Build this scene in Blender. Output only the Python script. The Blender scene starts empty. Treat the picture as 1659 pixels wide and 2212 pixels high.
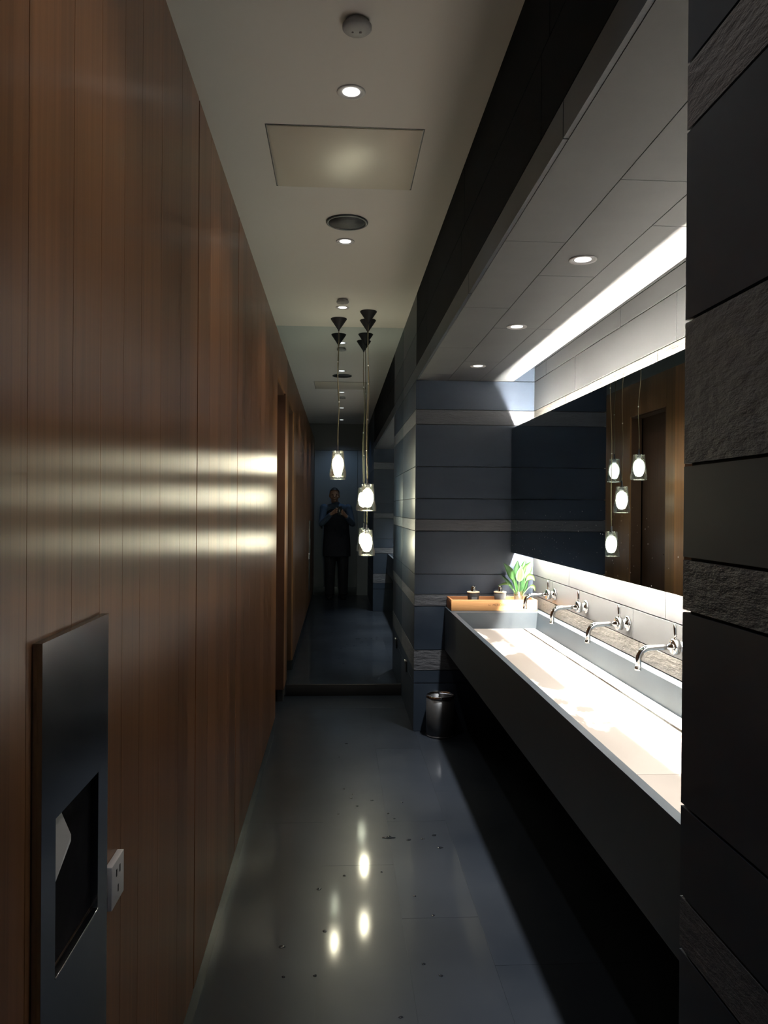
import bpy, bmesh, math, random
from mathutils import Vector, Matrix, Euler
PI = math.pi
R = math.radians
random.seed(7)
SC = bpy.context.scene
COL = SC.collection

# ------------------------------------------------------------------ camera, world, exposure
cam_d = bpy.data.cameras.new('camera')
cam = bpy.data.objects.new('camera', cam_d); COL.objects.link(cam)
cam_d.sensor_fit = 'VERTICAL'; cam_d.sensor_height = 36.0
cam_d.lens = 1700/2212*36.0
cam_d.clip_start = 0.003; cam_d.clip_end = 50
cam.matrix_world = Matrix.Translation((0, 0, 1.41)) @ Matrix.Rotation(R(-3.35), 4, 'Z') @ Matrix.Rotation(R(90-.27), 4, 'X') @ Matrix.Rotation(R(.45), 4, 'Z')
SC.camera = cam
w = bpy.data.worlds.new('world'); SC.world = w; w.use_nodes = True
w.node_tree.nodes['Background'].inputs[0].default_value = (.02, .03, .05, 1)
w.node_tree.nodes['Background'].inputs[1].default_value = .3
SC.view_settings.view_transform = 'Standard'
SC.view_settings.look = 'None'
SC.view_settings.gamma = 1
SC.view_settings.use_curve_mapping = False
SC.view_settings.exposure = 0.0
SC.cycles.max_bounces = 14
SC.cycles.diffuse_bounces = 5
SC.cycles.glossy_bounces = 8
SC.cycles.transparent_max_bounces = 24
SC.cycles.sample_clamp_indirect = 6.0
SC.cycles.blur_glossy = 0.5

# light levels of the place's own lamps, plus one added fill
SPOT_SOFFIT = 340.0      # downlights over the basin
SPOT_FILL = 9.0        # added fill downlight over the entrance door, behind the camera
SPOT_CEIL = 16.0         # corridor downlights
TUBE_UP = 1500.0          # emission of the tube above, behind the basin mirror
TUBE_DN = 2100.0
BULB = 145.0            # pendant bulbs
LENS = 2.4

# ------------------------------------------------------------------ layout (metres)
XW = -.385      # face of the timber wall
XR = .487       # face of the stone wall
YM = 5.93       # tall mirror
YB = -.89       # wall behind the camera
YN, YE = 1.084, 4.956   # washbasin niche, near and far
ZC = 2.768      # ceiling
ZS = 2.222      # soffit
XB = 1.245      # back of the niche
XM = 1.10       # face of the basin mirror

# ------------------------------------------------------------------ materials
def nt(name):
    m = bpy.data.materials.new(name); m.use_nodes = True
    t = m.node_tree; p = t.nodes['Principled BSDF']
    return m, t, p
def N(t, typ, **kw):
    n = t.nodes.new(typ)
    for k, v in kw.items():
        if k.startswith('i_'): n.inputs[k[2:].replace('_', ' ')].default_value = v
        else: setattr(n, k, v)
    return n
def pos(t, scale=(1, 1, 1)):
    g = N(t, 'ShaderNodeNewGeometry'); v = N(t, 'ShaderNodeMapping')
    v.inputs['Scale'].default_value = scale
    t.links.new(g.outputs['Position'], v.inputs['Vector'])
    return v.outputs['Vector']
def plain(name, col, rough=.5, metal=0, spec=.5, **kw):
    m, t, p = nt(name)
    p.inputs['Base Color'].default_value = (*col, 1)
    p.inputs['Roughness'].default_value = rough
    p.inputs['Metallic'].default_value = metal
    p.inputs['Specular IOR Level'].default_value = spec
    n = N(t, 'ShaderNodeTexNoise', i_Scale=kw.get('ns', 40.0), i_Detail=4.0)
    t.links.new(pos(t), n.inputs['Vector'])
    r = N(t, 'ShaderNodeMapRange'); r.inputs['To Min'].default_value = rough*.85; r.inputs['To Max'].default_value = min(1, rough*1.15)
    t.links.new(n.outputs['Fac'], r.inputs['Value']); t.links.new(r.outputs['Result'], p.inputs['Roughness'])
    if 'bump' in kw:
        b = N(t, 'ShaderNodeBump', i_Strength=kw['bump'], i_Distance=kw.get('bd', .002))
        t.links.new(n.outputs['Fac'], b.inputs['Height']); t.links.new(b.outputs['Normal'], p.inputs['Normal'])
    return m
def stone(name, c1, c2, rough, bump, bd, scale=(3, 3, 8), detail=8, nscale=1.0, spec=.5):
    m, t, p = nt(name)
    v = pos(t, scale)
    n = N(t, 'ShaderNodeTexNoise', i_Scale=nscale, i_Detail=detail, i_Roughness=.6)
    t.links.new(v, n.inputs['Vector'])
    cr = N(t, 'ShaderNodeValToRGB')
    cr.color_ramp.elements[0].position = .3; cr.color_ramp.elements[0].color = (*c1, 1)
    cr.color_ramp.elements[1].position = .7; cr.color_ramp.elements[1].color = (*c2, 1)
    t.links.new(n.outputs['Fac'], cr.inputs['Fac']); t.links.new(cr.outputs['Color'], p.inputs['Base Color'])
    n2 = N(t, 'ShaderNodeTexNoise', i_Scale=9.0, i_Detail=6.0, i_Roughness=.65)
    t.links.new(v, n2.inputs['Vector'])
    b = N(t, 'ShaderNodeBump', i_Strength=bump, i_Distance=bd)
    t.links.new(n2.outputs['Fac'], b.inputs['Height']); t.links.new(b.outputs['Normal'], p.inputs['Normal'])
    p.inputs['Roughness'].default_value = rough
    p.inputs['Specular IOR Level'].default_value = spec
    return m
def emit(name, col, s):
    m = bpy.data.materials.new(name); m.use_nodes = True; t = m.node_tree
    t.nodes.clear(); e = N(t, 'ShaderNodeEmission'); o = N(t, 'ShaderNodeOutputMaterial')
    e.inputs[0].default_value = (*col, 1); e.inputs[1].default_value = s
    t.links.new(e.outputs[0], o.inputs[0]); return m
def wood(name, dark, light, rough=.36, aniso=.85, grain=(1, 60, 1.3), spec=.5, cells=0):
    m, t, p = nt(name)
    v = pos(t, grain)
    n = N(t, 'ShaderNodeTexNoise', i_Scale=1.0, i_Detail=7.0, i_Roughness=.62, i_Distortion=.4)
    t.links.new(v, n.inputs['Vector'])
    cr = N(t, 'ShaderNodeValToRGB')
    cr.color_ramp.elements[0].position = .28; cr.color_ramp.elements[0].color = (*dark, 1)
    cr.color_ramp.elements[1].position = .72; cr.color_ramp.elements[1].color = (*light, 1)
    t.links.new(n.outputs['Fac'], cr.inputs['Fac'])
    out = cr.outputs['Color']
    if cells:
        v2 = pos(t, (0, cells, 0))
        w2 = N(t, 'ShaderNodeTexWhiteNoise', noise_dimensions='1D')
        s = N(t, 'ShaderNodeSeparateXYZ'); f = N(t, 'ShaderNodeMath', operation='FLOOR')
        t.links.new(v2, s.inputs[0]); t.links.new(s.outputs['Y'], f.inputs[0]); t.links.new(f.outputs[0], w2.inputs['W'])
        mr = N(t, 'ShaderNodeMapRange'); mr.inputs['To Min'].default_value = .68; mr.inputs['To Max'].default_value = 1.25
        t.links.new(w2.outputs['Value'], mr.inputs['Value'])
        mx = N(t, 'ShaderNodeVectorMath', operation='SCALE')
        t.links.new(out, mx.inputs[0]); t.links.new(mr.outputs['Result'], mx.inputs['Scale'])
        out = mx.outputs['Vector']
    t.links.new(out, p.inputs['Base Color'])
    p.inputs['Roughness'].default_value = rough
    p.inputs['Anisotropic'].default_value = aniso
    p.inputs['Specular IOR Level'].default_value = spec
    tg = N(t, 'ShaderNodeCombineXYZ'); tg.inputs['Y'].default_value = 1
    if aniso: t.links.new(tg.outputs[0], p.inputs['Tangent'])
    b = N(t, 'ShaderNodeBump', i_Strength=.16, i_Distance=.0006)
    t.links.new(n.outputs['Fac'], b.inputs['Height']); t.links.new(b.outputs['Normal'], p.inputs['Normal'])
    return m

M_NS = stone('niche_stone_lit', (.024, .0255, .027), (.037, .039, .041), .34, .10, .001, scale=(2, 2, 4))  # lit copy of the wall stone, the niche's light put in its colour
M_NS2 = stone('niche_stone_lit_tone', (.021, .0225, .024), (.032, .034, .036), .36, .10, .001, scale=(2, 2, 5))
M_NR = stone('niche_cleft_stone_lit', (.020, .019, .0165), (.034, .032, .028), .6, .6, .010, scale=(1.6, 1.6, 5))  # cleft rows of that stone, recoloured for the lit niche
M_SM = stone('honed_stone_shaded', (.015, .024, .040), (.025, .037, .057), .42, .10, .001, scale=(2, 2, 4), spec=.32)  # shaded copy of the same stone, navy of the shade in its colour
M_SM2 = stone('honed_stone_shaded_tone', (.013, .022, .038), (.023, .034, .053), .45, .10, .001, scale=(2, 2, 5), spec=.28)
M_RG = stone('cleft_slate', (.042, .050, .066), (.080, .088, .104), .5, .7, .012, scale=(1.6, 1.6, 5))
M_FASC = stone('black_fascia_stone', (.003, .005, .009), (.006, .008, .014), .8, .10, .001, scale=(2, 2, 5), spec=.08)
M_GAP = plain('joint_dark_stone', (.012, .013, .016), .9)  # dark backing seen in the tile joints
M_SOF = stone('soffit_stone', (.040, .045, .051), (.058, .063, .069), .6, .12, .001, scale=(3, 3, 3))
M_CEIL = plain('ceiling_paint', (.84, .83, .79), .85, ns=25, bump=.1)
M_PANEL = plain('access_panel_paint', (.80, .76, .65), .36, ns=6)
M_WOOD = wood('timber_veneer', (.128, .058, .027), (.25, .118, .054), rough=.29, spec=.7, cells=6.3)
M_WOODD = wood('dark_timber', (.035, .016, .010), (.08, .035, .02), rough=.4, aniso=.4)
M_SKIRT = plain('brushed_steel_skirting', (.22, .24, .25), .22, 1, ns=60)
M_BLACK = plain('black_plinth', (.010, .011, .014), .5)
M_STEEL = plain('brushed_steel', (.36, .38, .41), .19, 1, ns=8, bump=.05, bd=.004)
M_STEELD = plain('dark_recess_steel', (.04, .042, .05), .4, .6)
M_CHROME = plain('chrome', (.86, .88, .90), .05, 1)
M_WHITEPL = plain('white_plastic', (.60, .60, .62), .4)
M_DARKPL = plain('dark_plastic', (.02, .022, .028), .45)
M_PAPER = plain('paper_towel_white', (.75, .75, .75), .9, bump=.2)
M_BLKMET = plain('black_metal', (.012, .013, .018), .55)
M_CORD = plain('cord_fabric', (.22, .19, .12), .45)
M_SPK = plain('speaker_grille', (.02, .025, .033), .6, ns=300, bump=.6)
M_TRAY = wood('oak_tray', (.42, .20, .075), (.66, .36, .15), rough=.5, aniso=0, grain=(3, 18, 60))
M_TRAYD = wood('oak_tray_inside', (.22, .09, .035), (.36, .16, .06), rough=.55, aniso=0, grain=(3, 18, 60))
M_BURN = plain('burnt_lettering', (.16, .07, .03), .8)
M_POTG = plain('grey_concrete_cup', (.085, .095, .105), .7, ns=90, bump=.2)
M_POTD = plain('charcoal_cup', (.025, .028, .033), .6, ns=90, bump=.2)
M_CORK = plain('cork_lid', (.50, .42, .30), .8)
M_GREY = plain('grey_plate', (.10, .11, .12), .5)
M_WALLB = plain('back_wall_grey', (.26, .275, .30), .45)
M_KICK = plain('kick_plate', (.11, .12, .13), .35, .4)
M_BULB = emit('bulb_glow', (1.0, .93, .72), BULB)
M_TUBE_U = emit('tube_glow_upper', (1.0, .90, .76), TUBE_UP)
M_TUBE_D = emit('tube_glow_lower', (1.0, .90, .76), TUBE_DN)
M_LENS = emit('downlight_glow', (1.0, .97, .92), LENS)

def glass(name, tint=(.97, .98, .94), gloss=.10):
    m = bpy.data.materials.new(name); m.use_nodes = True; t = m.node_tree; t.nodes.clear()
    tr = N(t, 'ShaderNodeBsdfTransparent'); tr.inputs[0].default_value = (*tint, 1)
    gl = N(t, 'ShaderNodeBsdfGlossy'); gl.inputs['Roughness'].default_value = .05; gl.inputs[0].default_value = (1, 1, 1, 1)
    lw = N(t, 'ShaderNodeLayerWeight'); lw.inputs['Blend'].default_value = .35
    mr = N(t, 'ShaderNodeMapRange'); mr.inputs['To Min'].default_value = gloss; mr.inputs['To Max'].default_value = .75
    nz = N(t, 'ShaderNodeTexNoise', i_Scale=55.0, i_Detail=2.0); t.links.new(pos(t), nz.inputs['Vector'])
    bp = N(t, 'ShaderNodeBump', i_Strength=.5, i_Distance=.004)
    t.links.new(nz.outputs['Fac'], bp.inputs['Height']); t.links.new(bp.outputs['Normal'], gl.inputs['Normal'])
    mx = N(t, 'ShaderNodeMixShader'); o = N(t, 'ShaderNodeOutputMaterial')
    t.links.new(lw.outputs['Fresnel'], mr.inputs['Value']); t.links.new(mr.outputs['Result'], mx.inputs[0])
    t.links.new(tr.outputs[0], mx.inputs[1]); t.links.new(gl.outputs[0], mx.inputs[2]); t.links.new(mx.outputs[0], o.inputs[0])
    return m
M_GLASS = glass('clear_glass')
def mirror_mat(name, col, spots=False):
    m = bpy.data.materials.new(name); m.use_nodes = True; t = m.node_tree; t.nodes.clear()
    gl = N(t, 'ShaderNodeBsdfGlossy'); gl.inputs['Roughness'].default_value = 0.0; gl.inputs[0].default_value = (*col, 1)
    o = N(t, 'ShaderNodeOutputMaterial')
    if not spots:
        t.links.new(gl.outputs[0], o.inputs[0]); return m
    df = N(t, 'ShaderNodeBsdfDiffuse'); df.inputs[0].default_value = (.7, .72, .74, 1)
    vo = N(t, 'ShaderNodeTexVoronoi', feature='F1', i_Scale=34.0); t.links.new(pos(t), vo.inputs['Vector'])
    lt = N(t, 'ShaderNodeMath', operation='LESS_THAN'); lt.inputs[1].default_value = .085
    t.links.new(vo.outputs['Distance'], lt.inputs[0])
    s = N(t, 'ShaderNodeSeparateXYZ'); g = N(t, 'ShaderNodeNewGeometry'); t.links.new(g.outputs['Position'], s.inputs[0])
    lz = N(t, 'ShaderNodeMath', operation='LESS_THAN'); lz.inputs[1].default_value = 1.42; t.links.new(s.outputs['Z'], lz.inputs[0])
    ml = N(t, 'ShaderNodeMath', operation='MULTIPLY'); t.links.new(lt.outputs[0], ml.inputs[0]); t.links.new(lz.outputs[0], ml.inputs[1])
    m2 = N(t, 'ShaderNodeMath', operation='MULTIPLY'); m2.inputs[1].default_value = .3; t.links.new(ml.outputs[0], m2.inputs[0])
    mx = N(t, 'ShaderNodeMixShader'); t.links.new(m2.outputs[0], mx.inputs[0]); t.links.new(gl.outputs[0], mx.inputs[1]); t.links.new(df.outputs[0], mx.inputs[2])
    t.links.new(mx.outputs[0], o.inputs[0]); return m
M_MIR = mirror_mat('tall_mirror_silver', (.66, .74, .78))
M_MIRB = mirror_mat('basin_mirror_silver', (.56, .63, .67), True)

def floor_mat(name, k):
    m, t, p = nt(name)
    v = pos(t, (1.2, 1.2, 1))
    n = N(t, 'ShaderNodeTexNoise', i_Scale=1.6, i_Detail=9.0, i_Roughness=.62); t.links.new(v, n.inputs['Vector'])
    cr = N(t, 'ShaderNodeValToRGB')
    cr.color_ramp.elements[0].position = .25; cr.color_ramp.elements[0].color = (.006*k, .009*k, .015*k, 1)
    cr.color_ramp.elements[1].position = .75; cr.color_ramp.elements[1].color = (.013*k, .017*k, .024*k, 1)
    t.links.new(n.outputs['Fac'], cr.inputs['Fac']); t.links.new(cr.outputs['Color'], p.inputs['Base Color'])
    n2 = N(t, 'ShaderNodeTexNoise', i_Scale=5.0, i_Detail=6.0); t.links.new(v, n2.inputs['Vector'])
    mr = N(t, 'ShaderNodeMapRange'); mr.inputs['To Min'].default_value = .30; mr.inputs['To Max'].default_value = .40
    t.links.new(n2.outputs['Fac'], mr.inputs['Value']); t.links.new(mr.outputs['Result'], p.inputs['Roughness'])
    p.inputs['Coat Weight'].default_value = .38; p.inputs['Coat Roughness'].default_value = .08
    p.inputs['Specular IOR Level'].default_value = .22
    b = N(t, 'ShaderNodeBump', i_Strength=.06, i_Distance=.002)
    t.links.new(n2.outputs['Fac'], b.inputs['Height']); t.links.new(b.outputs['Normal'], p.inputs['Normal'])
    return m
M_FL = [floor_mat('polished_floor_stone', 1.0), floor_mat('polished_floor_stone_b', .93), floor_mat('polished_floor_stone_c', 1.06)]

def slab_mat(name, k, wet):
    m, t, p = nt(name)
    v = pos(t, (12, 5.5, 1))
    n = N(t, 'ShaderNodeTexNoise', i_Scale=.55, i_Detail=5.0, i_Roughness=.5, i_Distortion=.3); t.links.new(v, n.inputs['Vector'])
    cr = N(t, 'ShaderNodeValToRGB')
    cr.color_ramp.elements[0].position = .46; cr.color_ramp.elements[0].color = (.52*k, .52*k, .50*k, 1)
    cr.color_ramp.elements[1].position = .51; cr.color_ramp.elements[1].color = (.20*k, .18*k, .165*k, 1)
    if not wet: cr.color_ramp.elements[0].color = cr.color_ramp.elements[1].color
    t.links.new(n.outputs['Fac'], cr.inputs['Fac']); t.links.new(cr.outputs['Color'], p.inputs['Base Color'])
    p.inputs['Roughness'].default_value = .38
    return m
M_SLAB = slab_mat('basin_slab_wet_stone', 1, True)
M_SLABD = slab_mat('basin_slab_stone', 1.0, False)
M_BASIN = stone('basin_stone', (.012, .020, .029), (.022, .032, .042), .45, .1, .001, scale=(3, 3, 3))

# ------------------------------------------------------------------ mesh helpers
class MB:
    def __init__(s): s.bm = bmesh.new(); s.mats = []
    def mi(s, m):
        if m not in s.mats: s.mats.append(m)
        return s.mats.index(m)
    def face(s, vs, m, smooth=False):
        f = s.bm.faces.new([s.bm.verts.new(v) for v in vs]); f.material_index = s.mi(m); f.smooth = smooth
    def box(s, a, b, m):
        x0, y0, z0 = a; x1, y1, z1 = b; k = s.mi(m)
        v = [s.bm.verts.new(c) for c in ((x0,y0,z0),(x1,y0,z0),(x1,y1,z0),(x0,y1,z0),(x0,y0,z1),(x1,y0,z1),(x1,y1,z1),(x0,y1,z1))]
        for q in ((0,3,2,1),(4,5,6,7),(0,1,5,4),(1,2,6,5),(2,3,7,6),(3,0,4,7)):
            f = s.bm.faces.new([v[i] for i in q]); f.material_index = k
    def bbox(s, a, b, m, r=.003, seg=2):
        t = bmesh.new(); bmesh.ops.create_cube(t, size=1)
        for v in t.verts: v.co = Vector([(a[i]+b[i])/2 + v.co[i]*(b[i]-a[i]) for i in range(3)])
        bmesh.ops.bevel(t, geom=list(t.edges), offset=r, segments=seg, affect='EDGES', profile=.5)
        s.merge(t, m, True)
    def merge(s, t, m, smooth=False):
        k = s.mi(m); d = {}
        for v in t.verts: d[v] = s.bm.verts.new(v.co)
        for f in t.faces:
            try: g = s.bm.faces.new([d[v] for v in f.verts]); g.material_index = k; g.smooth = smooth
            except ValueError: pass
        t.free()
    def prism(s, poly, y0, y1, m):          # polygon in x,z extruded along y
        k = s.mi(m); n = len(poly)
        a = [s.bm.verts.new((x, y0, z)) for x, z in poly]; b = [s.bm.verts.new((x, y1, z)) for x, z in poly]
        for i in range(n):
            f = s.bm.faces.new((a[i], a[(i+1) % n], b[(i+1) % n], b[i])); f.material_index = k
        for q in (list(reversed(a)), b):
            f = s.bm.faces.new(q); f.material_index = k
    def lathe(s, prof, c, m, seg=32, axis='Z', smooth=True, caps=True):
        k = s.mi(m); rings = []
        for r, h in prof:
            ring = []
            for i in range(seg):
                a = 2*PI*i/seg; u, v = r*math.cos(a), r*math.sin(a)
                p = {'Z': (u, v, h), 'X': (h, u, v), 'Y': (u, h, v)}[axis]
                ring.append(s.bm.verts.new((c[0]+p[0], c[1]+p[1], c[2]+p[2])))
            rings.append(ring)
        for a, b in zip(rings, rings[1:]):
            for i in range(seg):
                f = s.bm.faces.new((a[i], a[(i+1) % seg], b[(i+1) % seg], b[i])); f.material_index = k; f.smooth = smooth
        if caps:
            for q in (list(reversed(rings[0])), rings[-1]):
                f = s.bm.faces.new(q); f.material_index = k
    def tube(s, pts, rad, m, seg=12, smooth=True, flat=None):
        k = s.mi(m); pts = [Vector(p) for p in pts]; n = len(pts)
        rad = rad if isinstance(rad, (list, tuple)) else [rad]*n
        rings = []; up = None
        for i in range(n):
            d = (pts[min(i+1, n-1)] - pts[max(i-1, 0)]).normalized()
            if up is None: up = Vector((0, 0, 1)) if abs(d.z) < .9 else Vector((0, 1, 0))
            a = d.cross(up).normalized(); b = a.cross(d).normalized(); up = b
            r = rad[i]; ra, rb = (r if isinstance(r, tuple) else (r, r))
            rings.append([s.bm.verts.new(pts[i] + a*ra*math.cos(2*PI*j/seg) + b*rb*math.sin(2*PI*j/seg)) for j in range(seg)])
        for a, b in zip(rings, rings[1:]):
            for i in range(seg):
                f = s.bm.faces.new((a[i], a[(i+1) % seg], b[(i+1) % seg], b[i])); f.material_index = k; f.smooth = smooth
        for q in (list(reversed(rings[0])), rings[-1]):
            f = s.bm.faces.new(q); f.material_index = k
    def ball(s, c, r, m, seg=20, ring=12):
        t = bmesh.new(); bmesh.ops.create_uvsphere(t, u_segments=seg, v_segments=ring, radius=1)
        r = r if isinstance(r, (tuple, list)) else (r, r, r)
        for v in t.verts: v.co = Vector((c[0]+v.co.x*r[0], c[1]+v.co.y*r[1], c[2]+v.co.z*r[2]))
        s.merge(t, m, True)
    def build(s, name, parent=None, loc=None, normals=True):
        if normals: bmesh.ops.recalc_face_normals(s.bm, faces=list(s.bm.faces))
        me = bpy.data.meshes.new(name); s.bm.to_mesh(me); s.bm.free()
        for m in s.mats: me.materials.append(m)
        o = bpy.data.objects.new(name, me); COL.objects.link(o)
        if parent: o.parent = parent
        if loc: o.location = loc
        return o
def empty(name, loc=(0, 0, 0), rz=0):
    o = bpy.data.objects.new(name, None); COL.objects.link(o); o.location = loc; o.rotation_euler = (0, 0, rz); o.empty_display_size = .1
    return o
def tag(o, label, cat, group=None):
    o['label'] = label; o['category'] = cat
    if group: o['group'] = group
    return o
def struct(o): o['kind'] = 'structure'; return o
def copy_tree(o, parent=None):
    c = o.copy(); COL.objects.link(c)
    if parent: c.parent = parent
    for ch in list(o.children): copy_tree(ch, c)
    return c

# ------------------------------------------------------------------ stone facing
ROWS = [(0, .305, 's'), (.305, .386, 's2'), (.386, .515, 'r'), (.515, .793, 's'), (.793, .868, 'r'), (.868, .996, 's2'),
        (.996, 1.269, 's'), (1.269, 1.343, 'r'), (1.343, 1.474, 's2'), (1.474, 1.676, 'q'), (1.676, 1.943, 's'), (1.943, 2.037, 'r'),
        (2.037, 2.222, 's2'), (2.222, 2.31, 's'), (2.31, 2.52, 's2'), (2.52, ZC, 's')]
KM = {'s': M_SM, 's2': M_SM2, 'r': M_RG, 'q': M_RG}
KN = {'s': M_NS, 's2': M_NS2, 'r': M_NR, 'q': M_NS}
GAP = .0022
def facing(mb, axis, c, inward, u0, u1, z0, z1, seed, run=1.25, rough_near=False, joints=True, dark=False, km=KM):
    """tiles 12 mm thick whose face lies on plane axis=c; inward = +1/-1 direction into the wall"""
    rnd = random.Random(seed)
    for a, b, k in ROWS:
        a, b = max(a, z0), min(b, z1)
        if b - a < .01: continue
        cuts = [u0]
        u = u0 + rnd.uniform(.35, 1)*run
        while u < u1 - .25 and joints:
            cuts.append(u); u += run
        cuts.append(u1)
        m = km[k] if (k != 'q' or rough_near) else km['s']
        if dark: m = M_FASC
        lo, hi = sorted((c, c + inward*.012))
        for p, q in zip(cuts, cuts[1:]):
            p2, q2 = p + (GAP if p > u0 else 0), q - (GAP if q < u1 else 0)
            if axis == 'x': mb.box((lo, p2, a+GAP), (hi, q2, b-GAP), m)
            else: mb.box((p2, lo, a+GAP), (q2, hi, b-GAP), m)

# near pier: right wall beside the camera
mb = MB()
mb.box((XR+.008, YB+.012, 0), (1.50, YN-.008, ZC), M_GAP)
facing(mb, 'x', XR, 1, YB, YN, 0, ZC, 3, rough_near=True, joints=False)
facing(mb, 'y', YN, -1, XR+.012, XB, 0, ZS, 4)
struct(mb.build('wall_right'))
# far pier with the niche's end wall
mb = MB()
mb.box((XR+.008, YE+.008, 0), (1.50, YM+.10, ZC), M_GAP)
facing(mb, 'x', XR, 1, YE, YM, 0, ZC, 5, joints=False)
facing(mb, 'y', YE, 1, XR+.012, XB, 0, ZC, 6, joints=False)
struct(mb.build('wall_far'))
# back wall of the niche
mb = MB()
mb.box((XB+.008, YN, 0), (1.50, YE, ZC), M_GAP)
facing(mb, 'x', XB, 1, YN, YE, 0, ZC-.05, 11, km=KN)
struct(mb.build('wall_niche'))
# bulkhead between corridor ceiling and soffit
mb = MB()
mb.box((XR+.010, YN, ZS+.012), (.60, YE, ZC), M_GAP)
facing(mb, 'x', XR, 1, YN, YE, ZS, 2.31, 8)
facing(mb, 'x', XR, 1, YN, YE, 2.31, ZC, 9, dark=True)
struct(mb.build('trim_1'))
# stone clad soffit, its free edge leaves a slot before the back wall
mb = MB()
xs = [XR+.012, .686, .888, 1.108]
for i in range(3):
    y = YN; cuts = [YN] + [[2.36+.79*j for j in range(4)], [1.9+.8*j for j in range(4)], [2.2+1.3*j for j in range(2)]][i] + [YE]
    for p, q in zip(cuts, cuts[1:]):
        mb.box((xs[i]+(.0012 if i else 0), p+.0012, ZS), (xs[i+1]-.0012, q-.0012, ZS+.014), M_SOF)
mb.box((XR+.013, YN, ZS+.010), (1.105, YE, ZS+.05), M_GAP)
struct(mb.build('ceiling_soffit'))

# floor of big polished slabs
mb = MB()
mb.box((-.75, YB-.1, -.08), (1.55, YM+.1, -.0012), M_FL[1])
strips = [(-.75, -.054, (1.52, 3.53, 5.54)), (-.054, .23, (1.1, 3.1, 5.54)), (.23, .495, (1.85, 2.69, 3.53, 4.6, 5.54)), (.495, 1.26, (.4, 2.4, 3.9, 5.0))]
k = 0
for x0, x1, js in strips:
    c = [YB-.1, *js, YM+.1]
    for p, q in zip(c, c[1:]):
        mb.box((x0+.0006, p+.0006, -.02), (x1-.0006, q-.0006, 0), M_FL[(k*2+int(x0 > 0)) % 3]); k += 1
struct(mb.build('floor'))
# corridor ceiling
mb = MB()
mb.box((-.75, YB-.1, ZC), (1.50, YM+.1, ZC+.08), M_CEIL)
struct(mb.build('ceiling'))

# timber wall: veneered boards with fine seams, a doorway near the mirror, open gap above the boards
ZT = 2.52
DY0, DY1, ZD = 4.985, 5.75, 2.235
mb = MB()
mb.box((-.485, YB, .087), (XW-.012, DY0-.002, ZT-.001), M_WOODD)
mb.box((-.485, DY1+.002, .087), (XW-.012, YM-.004, ZT-.001), M_WOODD)
mb.box((-.485, DY0-.002, ZD+.002), (XW-.012, DY1+.002, ZT-.001), M_WOODD)
seams = [YB, -.30, .30, .78, 1.0, 1.166, 1.30, 1.436, 1.56, 1.73, 1.944]
fine = [2.176]
ys = seams + fine
y = 2.176
for d in (.2, .215, .205, .24): y += d; ys.append(y)
ys[-1] = 3.035
for d in (.24, .22, .25, .2, .22, .24, .2): ys.append(ys[-1]+d)
ys = [v for v in ys if v < DY0-.05] + [DY0]
for p, q in zip(ys, ys[1:]):
    g0 = .0058 if p in (2.176, 3.035) else .0008
    g1 = .0058 if q in (2.176, 3.035) else .0008
    mb.box((XW-.012, p+g0, .087), (XW, q-g1, ZT), M_WOOD)
mb.box((XW-.012, DY1, .087), (XW, YM-.004, ZT), M_WOOD)
for p, q in ((DY0, 5.36), (5.36, DY1)):
    mb.box((XW-.012, p+.0006, ZD), (XW, q-.0006, ZT), M_WOOD)
mb.box((-.485, DY0, .087), (XW-.012, DY0+.012, ZD), M_WOODD)      # jamb linings
mb.box((-.485, DY1-.012, .087), (XW, DY1, ZD), M_WOODD)
mb.box((-.485, DY0, ZD-.012), (XW-.012, DY1, ZD), M_WOODD)
struct(mb.build('wall_left'))
# plain wall behind the timber
mb = MB(); mb.box((-.75, YB-.1, 0), (-.62, YM+.1, ZC), M_WALLB); struct(mb.build('wall_left_inner'))
# recessed metal skirting
mb = MB()
mb.box((-.430, YB, 0), (XW-.0015, DY0-.03, .0865), M_SKIRT)
struct(mb.build('baseboard_left'))
mb = MB()
mb.box((-.430, DY1, 0), (XW-.006, YM-.02, .087), M_BLACK)
mb.box((-.430, DY0-.03, 0), (XW-.006, DY0, .087), M_BLACK)
struct(mb.build('baseboard_doorway'))
# dark timber door set back in the doorway
mb = MB()
mb.bbox((-.545, DY0-.03, .012), (-.505, DY1+.03, ZD+.03), M_WOODD, .003)
d1 = struct(mb.build('door_1'))
mb = MB()
mb.tube([(-.505, DY1-.10, 1.05), (-.470, DY1-.10, 1.05), (-.466, DY1-.105, 1.05), (-.466, DY1-.20, 1.05)], .009, M_STEEL)
mb.lathe([(.024, 0), (.024, .006)], (-.505, DY1-.10, 1.05), M_STEEL, 20, 'X')
mb.build('door_handle', d1)

# tall mirror and the black plinth it stands on
mb = MB(); mb.box((-.60, YM-.012, .087), (XR+.004, YM, ZC), M_MIR)
tag(mb.build('tall_mirror'), 'floor to ceiling mirror closing the far end of the corridor', 'mirror')
mb = MB(); mb.bbox((XW+.004, YM-.022, 0), (XR-.002, YM+.02, .086), M_BLACK, .0012)
struct(mb.build('baseboard_far'))
mb = MB(); mb.box((-.75, YM+.001, 0), (XR, YM+.10, ZC), M_WALLB); struct(mb.build('wall_end'))

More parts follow.
